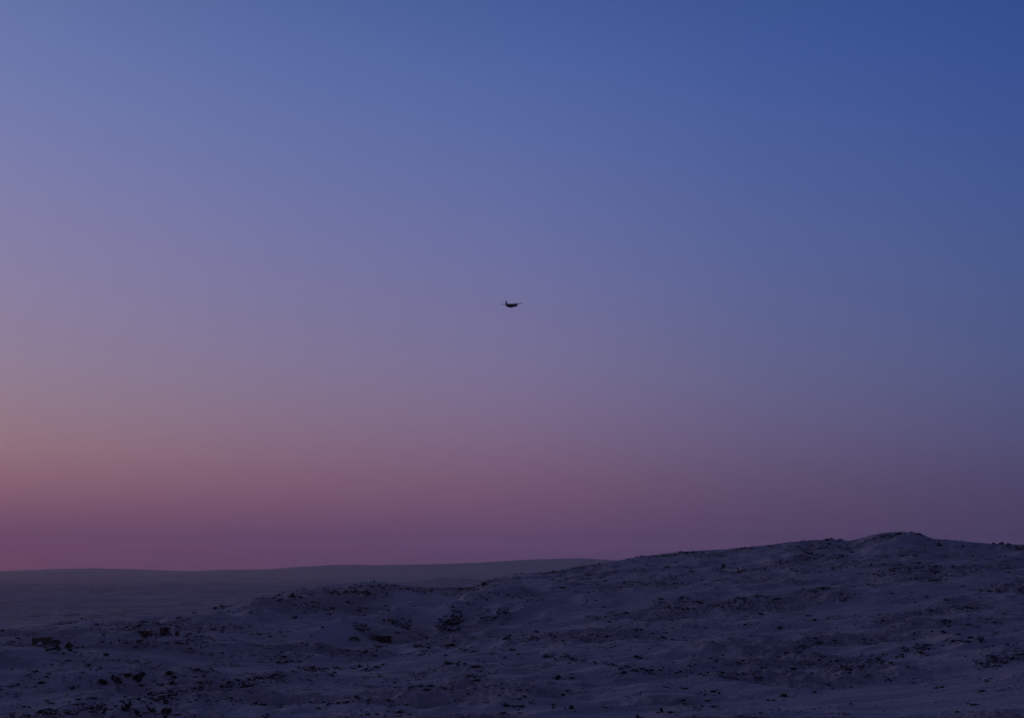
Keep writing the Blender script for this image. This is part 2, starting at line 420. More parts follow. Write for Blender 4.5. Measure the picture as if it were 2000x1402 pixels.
def paint(name, col, rough=0.6, metal=0.0, dirt=0.35):
    m, nt, N, L, b = new_mat(name)
    tc = N.new('ShaderNodeTexCoord'); n = noise(N, L, tc.outputs['Object'], 1.3, 5, 0.6)
    dk = tuple(c * (1 - dirt) for c in col)
    L.new(mixc(N, L, rng(N, L, n, 0.35, 0.65), col, dk), b.inputs['Base Color'])
    b.inputs['Roughness'].default_value = rough; b.inputs['Metallic'].default_value = metal
    return m
M_TAN = paint('tan_paint', (0.19, 0.15, 0.10)); M_RED = paint('red_paint', (0.17, 0.034, 0.025)); M_DRED = paint('dark_red_paint', (0.085, 0.016, 0.014))
M_BLACK = paint('black_steel', (0.02, 0.02, 0.02)); M_WOOD = paint('dark_timber', (0.05, 0.045, 0.036)); M_PLANE = paint('aircraft_paint', (0.022, 0.02, 0.026), 0.45)
M_GLASS = paint('dark_glass', (0.015, 0.017, 0.02), 0.15, 0, 0.1); M_CAP = paint('snow_cover', SNOW, 0.9, 0, 0.08); M_PALE = paint('pale_wall', (0.75, 0.74, 0.7))
M_SHACK = paint('brown_boards', (0.075, 0.05, 0.035)); M_STEEL = paint('grey_steel', (0.12, 0.12, 0.12), 0.5, 0.4)

# ------------------------------------------------------------------ land meshes
nc = len(TH)
near_me = mesh_np('snow_hillside', np.stack([GX_, GY_, GZ_], -1).reshape(-1, 3), grid_faces(len(R_NEAR), nc, True))
at_ = near_me.attributes.new('drift', 'FLOAT', 'POINT'); at_.data.foreach_set('value', (1 - GL_).astype(np.float32).ravel())
tag(link('snow_hillside', near_me, M_SNOW), 'snow-covered rocky hillside rising to a ridge on the right', 'hillside', kind='structure')

TH2 = np.concatenate([np.linspace(-np.pi, -R(23.2), 60)[:-1], np.linspace(-R(23.2), R(23.2), 640), np.linspace(R(23.2), np.pi, 60)[1:-1]])
def rim(th): return np.interp(th, TH, GZ_[-1])
def far_land(r):
    T, RR = np.meshgrid(TH2, r); X, Y = RR * np.sin(T), RR * np.cos(T)
    wx = 120 * perlin(X / 900, Y / 900)
    zp = 4 + 7 * fbm((X + wx) / 420, Y / 330, 3, 0.5) + 4 * ridged((X + wx) / 230, Y / 130, 3) + 9 * np.maximum(0, fbm((X + wx) / 800 + 9, Y / 420 + 2, 3)) * smooth(1800, 3200, RR)
    # low ridge about four kilometres out
    zr = 60 + 4200 * tan_e(np.interp(1000 + KPX * FPX * np.tan(np.clip(T, -.6, .6)), [-400,0,60,150,230,275,290,330,400,470,560,640,700,800,850,900,1000,1400,2400],
                                          [1157,1156,1154,1151,1154,1157,1152,1153,1157,1152,1148,1143,1143,1140,1132,1133,1142,1150,1150]))
    zp = zp + (zr - 4) * np.exp(-((RR - 4200) / 330) ** 2)
    # long smooth hills at the horizon
    sk = np.interp(1000 + KPX * FPX * np.tan(np.clip(T, -.6, .6)), [-500,0,90,180,260,310,370,420,520,570,640,690,740,850,940,1020,1100,1140,1190,1300,1500,2000,2500],
                   [1118,1114.5,1111,1109,1111,1113,1115,1112,1111.5,1107,1103,1102,1103,1101,1098,1093,1090.5,1090,1093,1100,1104,1106,1108])
    RC = 15000.0
    zh = EYE + RC * np.cos(np.clip(T, -.6, .6)) * tan_e(sk)
    rise = smooth(7600, RC, RR) * (1 - 0.8 * smooth(RC, 25500, RR))
    zh = zh * rise + 26 * fbm(X / 1500, Y / 1100, 3) * rise * (1 - smooth(RC - 2500, RC - 300, RR))
    Z = zp * (1 - smooth(4700, 6500, RR)) + np.maximum(zh, 0)
    return X, Y, Z
R_MID = np.concatenate([np.geomspace(1500, 3400, 150)[:-1], np.linspace(3400, 4800, 170)[:-1], np.geomspace(4800, 6000, 30)])
R_FAR = np.concatenate([np.linspace(6000, 16000, 240)[:-1], np.geomspace(16000, 26000, 16)])
X, Y, Z = far_land(R_MID)
w = smooth(1500, 1900, R_MID)[:, None]; Z = rim(TH2)[None, :] * (1 - w) + Z * w
tag(link('snow_plain', mesh_np('snow_plain', np.stack([X, Y, Z], -1).reshape(-1, 3), grid_faces(len(R_MID), len(TH2), True)), M_PLAIN),
    'low rolling snow plain beyond the near hills on the left', 'plain', kind='structure')
MIDX, MIDY, MIDZ = X, Y, Z
X, Y, Z = far_land(R_FAR)
tag(link('far_hills', mesh_np('far_hills', np.stack([X, Y, Z], -1).reshape(-1, 3), grid_faces(len(R_FAR), len(TH2), True)), M_FAR),
    'long smooth hazy hills on the horizon', 'hills', kind='structure')

# ------------------------------------------------------------------ rocks
def rock_mesh(name, seed, sub=2, cuts=12, flat=0.75, rough=0.12, d0=0.45, d1=0.85):
    rg = np.random.default_rng(seed)
    bm = bmesh.new(); bmesh.ops.create_icosphere(bm, subdivisions=sub, radius=1.0)
    V = np.array([v.co for v in bm.verts])
    for k in range(cuts):
        n = rg.normal(size=3); n /= np.linalg.norm(n); d = rg.uniform(d0, d1)
        q = V @ n; V = V - np.maximum(q - d, 0)[:, None] * n
    V *= (1 + rough * rg.normal(size=(len(V), 1)) * 0.5)
    V[:, 0] /= np.abs(V[:, 0]).max(); V[:, 1] /= np.abs(V[:, 1]).max()
    V[:, 2] = V[:, 2] / np.abs(V[:, 2]).max() * flat
    for v, c in zip(bm.verts, V): v.co = c
    me = bpy.data.meshes.new(name); bm.to_mesh(me); bm.free()
    return me
ROCKS = [rock_mesh('boulder', 100 + i, 2, 9 + i % 5, 0.62 + 0.05 * (i % 6), 0.10) for i in range(14)]
BIG = [rock_mesh('boulder', 300 + i, 3, 22, 0.8, 0.10, 0.32, 0.72) for i in range(6)]
for i, me in enumerate(ROCKS): me.materials.append(M_BARE if i % 3 else M_ROCK)
for me in BIG: me.materials.append(M_ROCK)

def zone(px, py):
    if py <= float(np.interp(px, SKY_PX, SKY_PY)) + 5:
        if px < 900: return 'dark rock breaking the skyline of the low hill left of centre', 'skyline rocks on the left hill'
        if px < 1680: return 'dark rock on the skyline where the right ridge climbs to its summit', 'skyline rocks on the climbing ridge'
        return 'dark rock on the skyline around the summit knoll at right', 'skyline rocks by the summit'
    if px < 500:
        if py < 1250: return 'dark rock on the low crest behind the containers at left', 'rocks behind the left containers'
        if py < 1262: return 'small boulder in the straight row just below the red machine', 'row of boulders below the machine'
        if py < 1300: return 'dark stone on the open snow slope between containers and snowed-over track', 'stones above the track at left'
        if py < 1345: return 'black boulder on the slope just above the snowed-over track at left', 'boulders above the lower track'
        return 'black boulder below the snowed-over track in the lower left corner', 'boulders in the lower left corner'
    if px < 1000:
        if py < 1200: return 'dark rock on the rounded hill behind the dark red container', 'rocks on the rounded hill'
        if py < 1262: return 'dark rock around the road cut beside the dark red container', 'rocks by the road cut'
        if py < 1305: return 'dark boulder on the bank just below the dark red container', 'boulders below the dark red container'
        if py < 1345: return 'dark boulder in the broken line below the middle snow field', 'boulders across the middle foreground'
        return 'dark boulder at the bottom edge left of the middle', 'boulders at the bottom middle'
    if px < 1500:
        if py < 1150: return 'small dark rock high on the ridge slope right of centre', 'rocks high on the ridge'
        if py < 1262: return 'dark rock halfway up the slope right of centre', 'rocks halfway up the slope'
        if py < 1325: return 'black boulder in the long level row across the slope right of centre', 'long level row of boulders'
        return 'black boulder on the lowest slope right of centre', 'boulders on the lowest slope'
    if py < 1130: return 'small dark rock on the upper slope under the summit knoll', 'rocks under the summit knoll'
    if py < 1200: return 'lone dark rock on the wide middle slope at right', 'rocks on the middle slope at right'
    if py < 1310: return 'black boulder in the ragged bands crossing the right slope', 'ragged boulder bands at right'
    return 'black boulder on the smooth lower right snow field', 'boulders on the lower right snow'

# photo position, width and height of the rocks that can be told apart
SPOTS = [(8,1229,16,6),(330,1312,13,14),(342,1320,10,8),(385,1307,9,6),(312,1334,14,8),(335,1333,14,9),(142,1342,8,8),(237,1342,12,5),
 (155,1364,14,4),(100,1371,12,5),(97,1384,17,8),(95,1394,10,6),(172,1379,18,7),(200,1377,14,4),(268,1364,14,5),(360,1346,20,8),(300,1355,10,6),(325,1350,12,5),
 (450,1329,14,8),(480,1335,10,9),(495,1325,12,6),(157,1312,10,5),(196,1305,10,4),(170,1298,6,4),(135,1288,14,4),(220,1285,8,3),(375,1272,10,4),(265,1261,12,5),
 (57,1317,9,5),(68,1310,12,6),(95,1314,10,5),(80,1332,16,5),(22,1338,10,5),(260,1252,7,4),(270,1253,8,6),(280,1254,6,4),(291,1254,6,4),(303,1254,5,4),(326,1253,7,4),(340,1252,5,3),(349,1252,5,3),
 (360,1256,7,4),(368,1252,8,2),(400,1252,5,2),(110,1224,6,4),(188,1217,10,4),(300,1212,8,3),(348,1205,14,4),(352,1208,12,4),(380,1194,6,4),(420,1186,8,5),(490,1195,10,4),(50,1261,7,4),
 (30,1240,6,4),(62,1238,6,3),(345,1222,6,3),(235,1230,6,3),(545,1160,10,6),(570,1162,14,7),(563,1170,12,7),(690,1153,16,7),(680,1174,10,9),(705,1184,8,5),(575,1203,16,6),(615,1174,8,5),(640,1196,9,4),
 (760,1210,9,8),(875,1157,16,4),(945,1139,10,6),(957,1132,10,4),(980,1130,8,4),(987,1122,6,5),(715,1272,10,9),(690,1282,14,5),(795,1275,14,5),(830,1269,14,8),(820,1276,8,6),(840,1255,14,5),
 (880,1257,20,8),(901,1265,8,8),(875,1278,8,4),(748,1296,8,5),(648,1317,8,7),(703,1299,12,9),(714,1305,9,7),(610,1301,16,8),(598,1306,10,5),(600,1324,12,5),(540,1322,14,6),(505,1323,16,7),(522,1319,12,6),(552,1318,10,6),
 (828,1311,14,8),(875,1293,16,8),(890,1295,8,5),(925,1325,12,10),(916,1318,10,5),(798,1341,7,5),(835,1344,14,8),(718,1365,9,8),(612,1371,8,5),(625,1382,6,5),(525,1393,10,8),(950,1370,9,6),(990,1376,14,8),(982,1390,14,10),
 (985,1245,12,8),(995,1240,8,5),(990,1160,6,4),(965,1310,6,5),(985,1281,7,6),(1002,1265,14,11),(1014,1275,8,6),(1048,1232,10,6),(1031,1248,7,5),(1097,1145,18,4),(1183,1134,6,3),(1202,1107,8,5),(1255,1085,12,4),
 (1330,1075,8,4),(1302,1106,14,4),(1350,1115,6,4),(1320,1124,8,4),(1372,1131,8,4),(1308,1122,5,3),(1190,1194,14,7),(1222,1196,6,6),(1324,1186,12,5),(1332,1166,10,5),(1290,1168,12,5),(1242,1228,12,8),(1242,1242,12,5),(1297,1234,6,6),
 (1297,1243,8,4),(1486,1196,12,6),(1455,1217,8,8),(1480,1219,6,5),(1247,1280,20,10),(1264,1275,7,5),(1080,1278,8,4),(1098,1281,6,4),(1112,1284,8,4),(1139,1288,12,5),(1164,1290,5,4),(1180,1293,6,4),(1200,1295,6,5),(1216,1299,12,10),
 (1220,1311,12,6),(1252,1303,10,8),(1290,1306,12,5),(1312,1310,6,4),(1347,1312,7,4),(1365,1315,12,6),(1385,1312,7,4),(1410,1312,8,6),(1433,1322,13,6),(1440,1314,8,5),(1395,1300,10,5),(1452,1314,8,5),(1467,1314,7,5),(1488,1303,10,6),(1465,1277,8,4),(1440,1292,9,5),
 (1088,1322,14,12),(1116,1322,10,6),(1040,1340,12,4),(1108,1347,8,5),(1305,1341,14,7),(1333,1343,8,5),(1361,1352,12,4),(1393,1347,14,8),(1404,1353,8,5),(1332,1367,10,4),(1240,1356,10,4),(1225,1360,8,4),(1393,1378,14,6),(1360,1380,13,6),
 (1180,1380,8,5),(1080,1374,8,5),(1115,1380,12,8),(1040,1372,9,5),(1005,1378,12,6),(1025,1360,8,7),(1292,1385,8,11),(1245,1398,8,9),(1830,1115,10,7),(1774,1118,8,5),(1820,1148,7,5),(1850,1169,12,8),(1642,1161,4,4),(1656,1166,6,5),(1808,1163,6,3),
 (1663,1077,10,4),(1683,1087,7,4),(1793,1098,14,5),(1814,1100,10,3),(1593,1085,7,4),(1555,1082,8,4),(1628,1107,8,5),(1641,1104,10,5),(1529,1108,7,4),(1573,1114,8,4),(1845,1084,8,4),(1790,1086,8,3),(1770,1110,10,3),(1580,1200,14,6),(1590,1208,7,5),(1522,1221,8,4),
 (1521,1229,6,4),(1603,1253,12,7),(1595,1248,7,4),(1724,1211,8,5),(1560,1260,10,6),(1535,1274,10,5),(1555,1268,8,5),(1690,1322,10,4),(1536,1304,18,4),(1553,1310,14,4),(1530,1356,20,9),(1508,1366,12,5),(1900,1374,10,4),(1615,1331,12,5),
 (1930,1328,14,7),(1838,1340,14,6),(1730,1326,6,4),(1780,1325,8,3),(1595,1352,6,3),(1914,1348,7,3),(1624,1046,8,5),(1722,1041,8,4),(1755,1041,12,5),(1795,1041,10,5),(1775,1056,9,4),(1832,1060,6,5),(1940,1057,6,4),(1957,1058,11,6),(1970,1062,8,5),(1987,1072,6,3),
 (1600,1056,8,4),(1615,1053,10,4),(1645,1053,12,5),(1508,1066,9,4),(1860,1106,7,4),(1905,1092,6,4),(1970,1116,8,5),(1945,1298,10,5),(1985,1265,8,5),(1995,1276,9,6),(1945,1235,8,5),(1941,1213,9,5)]
# clusters: photo position, spread and number
CLUST = [(1850,1215,36,8,8),(1870,1245,44,14,8),(1706,1284,16,8,6),(1802,1272,10,10,7),(1740,1280,8,6,3),(1920,1298,16,9,9),(1940,1285,20,5,5),(1975,1280,14,5,4),(1650,1298,14,5,5),
         (1565,1260,22,10,9),(450,1338,50,8,10),(925,1318,22,8,7),(110,1386,50,10,10)]
# broken lines of rocks along banks and track edges: photo polyline, number, scatter
LINES = [([(185,1385),(250,1368),(330,1352),(420,1334),(545,1312)], 40, 4), ([(20,1400),(100,1388),(200,1378)], 12, 3), ([(560,1312),(640,1302),(730,1298)], 14, 4), ([(660,1262),(760,1260),(860,1258),(960,1272)], 16, 4),
         ([(1060,1276),(1140,1288),(1230,1302),(1360,1312),(1500,1318)], 22, 4), ([(1690,1290),(1760,1268),(1880,1245),(1950,1235)], 26, 5), ([(1900,1302),(1990,1278)], 9, 4), ([(540,1168),(640,1150),(720,1148)], 10, 4)]
rg = np.random.default_rng(5)
for pts, n, jit in LINES:
    xs_, ys_ = np.array(pts, float).T
    for q in rg.uniform(0, len(pts) - 1, n):
        w_ = rg.uniform(4.5, 12); SPOTS.append((np.interp(q, range(len(pts)), xs_) + rg.normal() * 6, np.interp(q, range(len(pts)), ys_) + abs(rg.normal()) * jit, w_, w_ * rg.uniform(0.4, 0.7)))
for cx, cy, sx, sy, n in CLUST:
    for k in range(n):
        w_ = rg.uniform(5, 11); SPOTS.append((cx + rg.normal() * sx * 0.6, cy + rg.normal() * sy * 0.6, w_, w_ * rg.uniform(0.4, 0.7)))
SAT = []; NAMED = {}
def put_boulder(px, py, wpx, hpx, me, label=None, group=None, yaw=None, tilt=0.25, deep=0.62, name='boulder'):
    hit = cast(px, py + hpx * 0.35)
    if hit is None: return None
    x, y, z, d = hit
    mpp = d / FPX
    o = link(name, me)
    w, h = wpx * mpp * 0.55, hpx * mpp * 0.62
    o.scale = (w, w * random.uniform(0.7, 1.05), max(h, 0.22) / 0.8)
    o.location = (x, y, z + h * (deep - 0.5)); o.rotation_euler = (random.uniform(-tilt, tilt), random.uniform(-tilt, tilt), random.uniform(-0.5, 0.5) if yaw is None else yaw)
    if label is None: label, group = zone(px, py)
    SAT.append((x, y, w))
    tag(o, label, 'boulder', group)
    if group: NAMED.setdefault(group, []).append((px, py, wpx * hpx, o))
    return o
SPOTS.sort(key=lambda q: -q[2] * q[3])       # the three hundred that show largest stand singly
for i, (px, py, wp, hp) in enumerate(SPOTS[:285]):
    put_boulder(px, py, wp, hp, ROCKS[i % len(ROCKS)])

for px, py, wp, hp in SPOTS[285:]:
    hit = cast(px, py + hp * 0.3)
    if hit: SAT.append((hit[0], hit[1], 0.5))

HERO = [  # boulders with a look of their own
    (203,1330,20,12,'low black wedge boulder at the left end of the big boulder group above the track',0.3),
    (226,1322,24,20,'tall jagged black boulder leading the big boulder group above the track',-0.3),
    (246,1316,16,12,'brownish block leaning behind the jagged black boulder above the track',0.5),
    (268,1322,24,20,'steep V-shaped black boulder, right half of the big boulder group',-0.2),
    (247,1376,22,22,'large rounded brown boulder near the lower left bottom edge',0.2),
    (182,1360,22,8,'flat snow-topped slab above the lower left corner',0.1),
    (325,1371,14,10,'small pointed boulder right of the large rounded brown boulder',0.6),
    (718,1157,14,14,'upright pyramid-shaped rock on the rounded hill behind the dark red container',0.1),
    (925,1298,24,9,'smooth low domed boulder under snow, middle foreground',0.0),
    (1412,1105,10,15,'upright dark stone standing alone high on the ridge slope',0.3),
    (1647,1170,14,7,'dark split boulder alone on the wide snow slope left of the summit line',0.2),
    (778,1386,16,14,'brown topped boulder at the bottom edge, left of the middle',0.1),
]
for i, (px, py, wp, hp, lab, yaw) in enumerate(HERO):
    put_boulder(px, py, wp, hp, BIG[i % len(BIG)], lab, None, yaw, 0.2, 0.75)
# long tilted slabs at the bottom edge
def slab(px, py, ln, wd, th, yaw, roll, lab):
    x, y, z, d = cast(px, py); m = d / FPX
    rg_ = np.random.default_rng(int(px)); b = MB(); rings = []
    for t in np.linspace(-1, 1, 7):
        k = (1 - abs(t) ** 3 * 0.75); ang = np.linspace(0, 2 * np.pi, 8, endpoint=False)
        rings.append([(t * ln * m / 2, math.cos(a) * wd * m / 2 * k * rg_.uniform(.8, 1.1), math.sin(a) * th * m / 2 * k * rg_.uniform(.75, 1.1)) for a in ang])
    o = b.loft(rings).build('rock_slab', M_BARE); o.location = (x, y, z + 0.25 * th * m); o.rotation_euler = (0.3, roll, yaw)
    tag(o, lab, 'boulder')
slab(271, 1397, 34, 10, 9, -0.5, 0.75, 'long black slab diving to the lower right at the left bottom edge')
slab(299, 1391, 38, 10, 10, -0.4, 0.62, 'longer slanting slab right of the first black slab at the bottom edge')
slab(325, 1394, 22, 14, 18, 0.5, -0.5, 'brown wedge leaning against the slanting slabs at the bottom edge')
slab(386, 1308, 12, 4, 4, 0.2, -0.4, 'tiny tick-shaped dark rock alone on the slope above the track')

# snow-plastered crags in the road cut
def crag(px, py, wpx, hpx, seed, lab, depth=0.5, lean=0.35):
    hit = cast(px, py + hpx * 0.46); x, y, z, d = hit; m = d / FPX
    bm = bmesh.new(); bmesh.ops.create_icosphere(bm, subdivisions=5, radius=1.0)
    V = np.array([v.co for v in bm.verts]); rg_ = np.random.default_rng(seed); off = rg_.uniform(0, 60, 3)
    q = V + off
    n = perlin(q[:, 0] * 2.1 + q[:, 1], q[:, 2] * 2.3) * 0.35 + perlin(q[:, 0] * 5.5 + 2 * q[:, 1], q[:, 2] * 5 + q[:, 1] * 3) * 0.22 + perlin(q[:, 0] * 12 + 5 * q[:, 1], q[:, 2] * 11) * 0.10
    for k in range(10):
        nn = rg_.normal(size=3); nn /= np.linalg.norm(nn); V = V - np.maximum(V @ nn - rg_.uniform(.6, .9), 0)[:, None] * nn
    lowz = V[:, 2] < 0; V[lowz, :2] /= np.maximum(np.sqrt(np.maximum(1 - V[lowz, 2] ** 2, 0)), 0.35)[:, None]     # no undercut: the foot stays in the bank
    V = V * (1 + n[:, None])
    V[:, 1] += lean * V[:, 2]
    for v, c in zip(bm.verts, V): v.co = c
    me = bpy.data.meshes.new('rock_crag'); bm.to_mesh(me); bm.free()
    o = link('rock_crag', me, M_CRAG); W, H = wpx * m / 2, hpx * m / 2
    o.scale = (W, W * depth, H); o.location = (x, y + W * depth * 0.55, z + H * 0.62)
    tag(o, lab, 'rock face')
crag(877, 1212, 58, 44, 1, 'largest black and white rock face in the road cut', 0.6)
crag(893, 1197, 26, 24, 6, 'upper right shoulder of broken rock over the largest rock face', 0.6)
crag(783, 1211, 40, 26, 2, 'streaked rock face on the snow bank left of the largest rock face', 0.6)
crag(952, 1205, 32, 22, 3, 'ring-shaped rock face right of the largest rock face', 0.6)
crag(982, 1194, 24, 24, 4, 'small pyramid-shaped rock face at the right end of the road cut', 0.6)
crag(702, 1222, 34, 20, 5, 'dark rock mass on the mound above the dark red container', 0.6)

ORD = ['leftmost', 'second from left', 'third from left', 'fourth from left', 'fifth from left', 'sixth from left', 'seventh from left', 'eighth from left', 'ninth from left', 'tenth from left',
       'eleventh from left', 'twelfth from left', 'thirteenth from left', 'fourteenth from left', 'fifteenth from left', 'sixteenth from left']
def name_boulders():
    for g, items in NAMED.items():
        P = np.array([i[:3] for i in items]); n = len(items); med = np.median(P[:, 2])
        nx = 1 if n <= 8 else (2 if n <= 16 else 3); ny = 1 if n <= 8 else 2
        ymid = np.median(P[:, 1]); ex = np.quantile(P[:, 0], np.linspace(0, 1, nx + 1)[1:-1])
        cells = {}
        for px, py, a, o in items:
            cells.setdefault((int(np.searchsorted(ex, px)), int(py > ymid) if ny == 2 else 0), []).append((px, a, o))
        for (cx, cy), it in cells.items():
            part = ('upper ' if cy == 0 else 'lower ') if ny == 2 else ''
            part += {1: '', 2: ('left half', 'right half')[min(cx, 1)], 3: ('left third', 'middle third', 'right third')[cx]}[nx]
            for k, (px, a, o) in enumerate(sorted(it, key=lambda q: q[0])):
                size = 'larger' if a > 1.25 * med else ('smaller' if a < 0.8 * med else 'middling')
                where = (part.strip() + ' of ' if part.strip() else 'among ') + g
                o['label'] = f"{size} boulder, {ORD[min(k, 15)]}, {where}"

# small stones nobody could count, joined by mesh
def scatter(n, seed):
    rg_ = np.random.default_rng(seed)
    protos = []
    for k in range(6):
        bm = bmesh.new(); bmesh.ops.create_icosphere(bm, subdivisions=1, radius=1.0)
        V = np.array([v.co for v in bm.verts]); r2 = np.random.default_rng(k)
        for c in range(7):
            nn = r2.normal(size=3); nn /= np.linalg.norm(nn); V = V - np.maximum(V @ nn - r2.uniform(.5, .85), 0)[:, None] * nn
        F = np.array([[v.index for v in f.verts] for f in bm.faces]); bm.free(); protos.append((V, F))
    r = np.sqrt(rg_.uniform(310**2, 1080**2, n * 14)); t = rg_.uniform(-R(22.5), R(22.5), n * 14)
    x, y = r * np.sin(t), r * np.cos(t)
    c1 = fbm(x / 48 + 21, y / 34 + 4, 3, 0.6); c2 = fbm(x / 15 + 7, y / 10 + 31, 2, 0.6)
    ca, sa = math.cos(R(12)), math.sin(R(12)); line = ridged((x * ca + y * sa) / 60 + 3, (-x * sa + y * ca) / 16 + 8, 2)
    p = smooth(0.08, 0.38, c1 * 0.8 + c2 * 0.45 + 0.12 * line) ** 1.8
    lm = GL_[np.clip(np.searchsorted(R_NEAR, r), 0, len(R_NEAR) - 1), np.clip(np.searchsorted(TH, t), 0, len(TH) - 1)]
    p = (p * (0.35 + 0.65 * lm) + 0.16 * lm) * (1 - 0.95 * track_mask(x, y)) + 0.008
    keep = rg_.uniform(0, 1, len(x)) < p
    x, y = x[keep][:n], y[keep][:n]; pp = p[keep][:n]
    if SAT:                                           # fragments lying round the larger boulders
        sx, sy, sr = np.array(SAT).T; k = 7
        a = rg_.uniform(0, 6.28, (len(sx), k)); q = np.abs(rg_.normal(0, 1.5, (len(sx), k))) + 0.7
        xx = (sx[:, None] + np.cos(a) * q * sr[:, None]).ravel(); yy = (sy[:, None] + np.sin(a) * q * 1.8 * sr[:, None]).ravel()
        x = np.concatenate([x, xx]); y = np.concatenate([y, yy]); pp = np.concatenate([pp, np.full(len(xx), 0.4)])
    z = ground_z(x, y); N_ = len(x)
    s = np.exp(rg_.normal(-1.22, 0.48, N_)) * (0.8 + 0.5 * pp); s = np.clip(s, 0.14, 1.0) * np.interp(np.hypot(x, y), [350, 900], [0.85, 1.35])
    VV, FF, o = [], [], 0
    for i in range(N_):
        V, F = protos[i % 6]; a = rg_.uniform(0, 6.28); ca, sa = math.cos(a), math.sin(a)
        q = V * np.array([s[i] * rg_.uniform(.8, 1.5), s[i], s[i] * rg_.uniform(.5, .95)])
        VV.append(np.stack([q[:, 0] * ca - q[:, 1] * sa + x[i], q[:, 0] * sa + q[:, 1] * ca + y[i], q[:, 2] + z[i] + 0.12 * s[i]], -1)); FF.append(F + o); o += len(V)
    me = mesh_np('scattered_stones', np.concatenate(VV), np.concatenate(FF), False)
    tag(link('scattered_stones', me, M_BARE), 'countless small dark stones showing through the snow', 'stones', kind='stuff')
scatter(24000, 3)

# cairn on the rounded hill
x, y, z, d = cast(730, 1137)
c = empty('stone_cairn', (x, y, z))
for k in range(5):
    o = link('stone', ROCKS[k + 2], None, c); s = 0.75 - 0.11 * k
    o.scale = (s, s * .9, 0.34); o.location = (0.08 * (-1) ** k, 0, 0.18 + 0.36 * k); o.rotation_euler = (0, 0, k * 1.3)
tag(c, 'small stone cairn on the crest of the rounded hill left of centre', 'cairn')

# ------------------------------------------------------------------ containers and gear
def place(px, py):
    x, y, z, d = cast(px, py); return Vector((x, y, z)), d / FPX
def snow_heap(w, d, h, seed, parent, loc, name='snow_drift'):
    n = 14; g = np.linspace(-1, 1, n); X, Y = np.meshgrid(g, g)
    rr = np.sqrt(X * X + Y * Y); Zz = h * (np.cos(np.clip(rr, 0, 1) * np.pi) * .5 + .5) * (1 + .3 * perlin(X * 2 + seed, Y * 2)) - 0.15
    me = mesh_np(name, np.stack([X * w / 2, Y * d / 2, Zz], -1).reshape(-1, 3), grid_faces(n, n)[:, ::-1])
    o = link(name, me, M_CAP, parent); o.location = loc; return o
def container(px, py, L_, H_, W_, yaw, mat, lab, roll=0.0, sink=0.25, drift=None, tiltx=0.0, ribs=22):
    p, m = place(px, py)
    e = empty('shipping_container', (p.x, p.y, p.z - sink), (tiltx, roll, yaw))
    for sy in (-1, 1):                                  # corrugated long sides
        b = MB(); step = L_ / ribs; pts = []
        for i in range(ribs):
            x0 = -L_ / 2 + i * step
            pts += [(x0, 0), (x0 + .35 * step, 0), (x0 + .5 * step, .06), (x0 + .85 * step, .06)]
        pts.append((L_ / 2, 0))
        lo = [b.b.verts.new((x, sy * (W_ / 2 - 0.07 + d_), 0.12)) for x, d_ in pts]; hi = [b.b.verts.new((x, sy * (W_ / 2 - 0.07 + d_), H_ - .1)) for x, d_ in pts]
        for i in range(len(pts) - 1): b.b.faces.new((lo[i], lo[i + 1], hi[i + 1], hi[i]))
        b.build('side_panel', mat, e)
        MB().box((0, sy * (W_ / 2 - .06), H_ - .07), (L_ - .2, .12, .14)).build('top_rail', mat, e)
        MB().box((0, sy * (W_ / 2 - .06), .07), (L_ - .2, .12, .14)).build('bottom_rail', mat, e)
        for sx in (-1, 1): MB().box((sx * (L_ / 2 - .08), sy * (W_ / 2 - .08), H_ / 2), (.17, .17, H_), bevel=.015).build('corner_post', mat, e)
    MB().box((0, 0, H_ - .04), (L_ - .1, W_ - .22, .06)).build('roof', mat, e)
    MB().box((-L_ / 2 + .08, 0, H_ / 2), (.08, W_ - .3, H_ - .2)).build('end_wall', mat, e)
    for s in (-1, 1):
        dr = MB().box((L_ / 2 - .07, s * (W_ / 4 - .05), H_ / 2), (.07, W_ / 2 - .14, H_ - .2)).build('door', mat, e)
        MB().tube((L_ / 2 - .02, s * W_ / 8, .15), (L_ / 2 - .02, s * W_ / 8, H_ - .15), .025).build('locking_bar', M_STEEL, dr)
    if drift:
        for k, (dx, w, h) in enumerate(drift): snow_heap(w, 3.2, h, k + px, e, (dx, -W_ / 2 - .55, 0))
    return tag(e, lab, 'container')
container(82, 1257, 6.1, 2.25, 2.4, 0.12, M_TAN, 'pale tan container with a snow drift against its side, far left', -0.055, 0.1, [(-0.3, 3.0, 1.25)])
container(281, 1243, 5.2, 2.3, 2.4, -0.1, M_RED, 'red-brown ribbed container half sunk in snow, left of the red machine', 0.03, 0.15, [(2.5, 1.6, .7), (-2.5, 1.4, .6)], ribs=9)
container(750, 1254, 6.0, 2.75, 2.5, 0.07, M_DRED, 'dark red container beside the stack of boards, by the road cut', -0.04, 0.15, [(-2.9, 1.8, 1.0)])

def crate(px, py, w, d, h, yaw, roll, mat, lab, name='crate'):
    p, m = place(px, py); e = empty(name, (p.x, p.y, p.z - .12), (0, roll, yaw))
    MB().box((0, 0, h / 2), (w, d, h), bevel=.03).build('body', mat, e)
    for sx in (-1, 0, 1): MB().box((sx * (w / 2 - .08), -d / 2 - .03, h / 2), (.14, .06, h)).build('batten', mat, e)
    MB().box((0, 0, h + .04), (w + .12, d + .12, .08)).build('lid', mat, e)
    return tag(e, lab, 'crate')
crate(110, 1257, 2.0, 1.5, 1.25, .1, 0, M_BLACK, 'small dark box just right of the pale tan container')
crate(131, 1265, 2.0, 1.8, 1.9, .3, .55, M_SHACK, 'tilted dark brown crate at the right of the rock pile below the tan container')
crate(345, 1241, 1.3, 1.3, 1.7, -.1, .16, M_RED, 'small upright red box leaning right of the red machine')

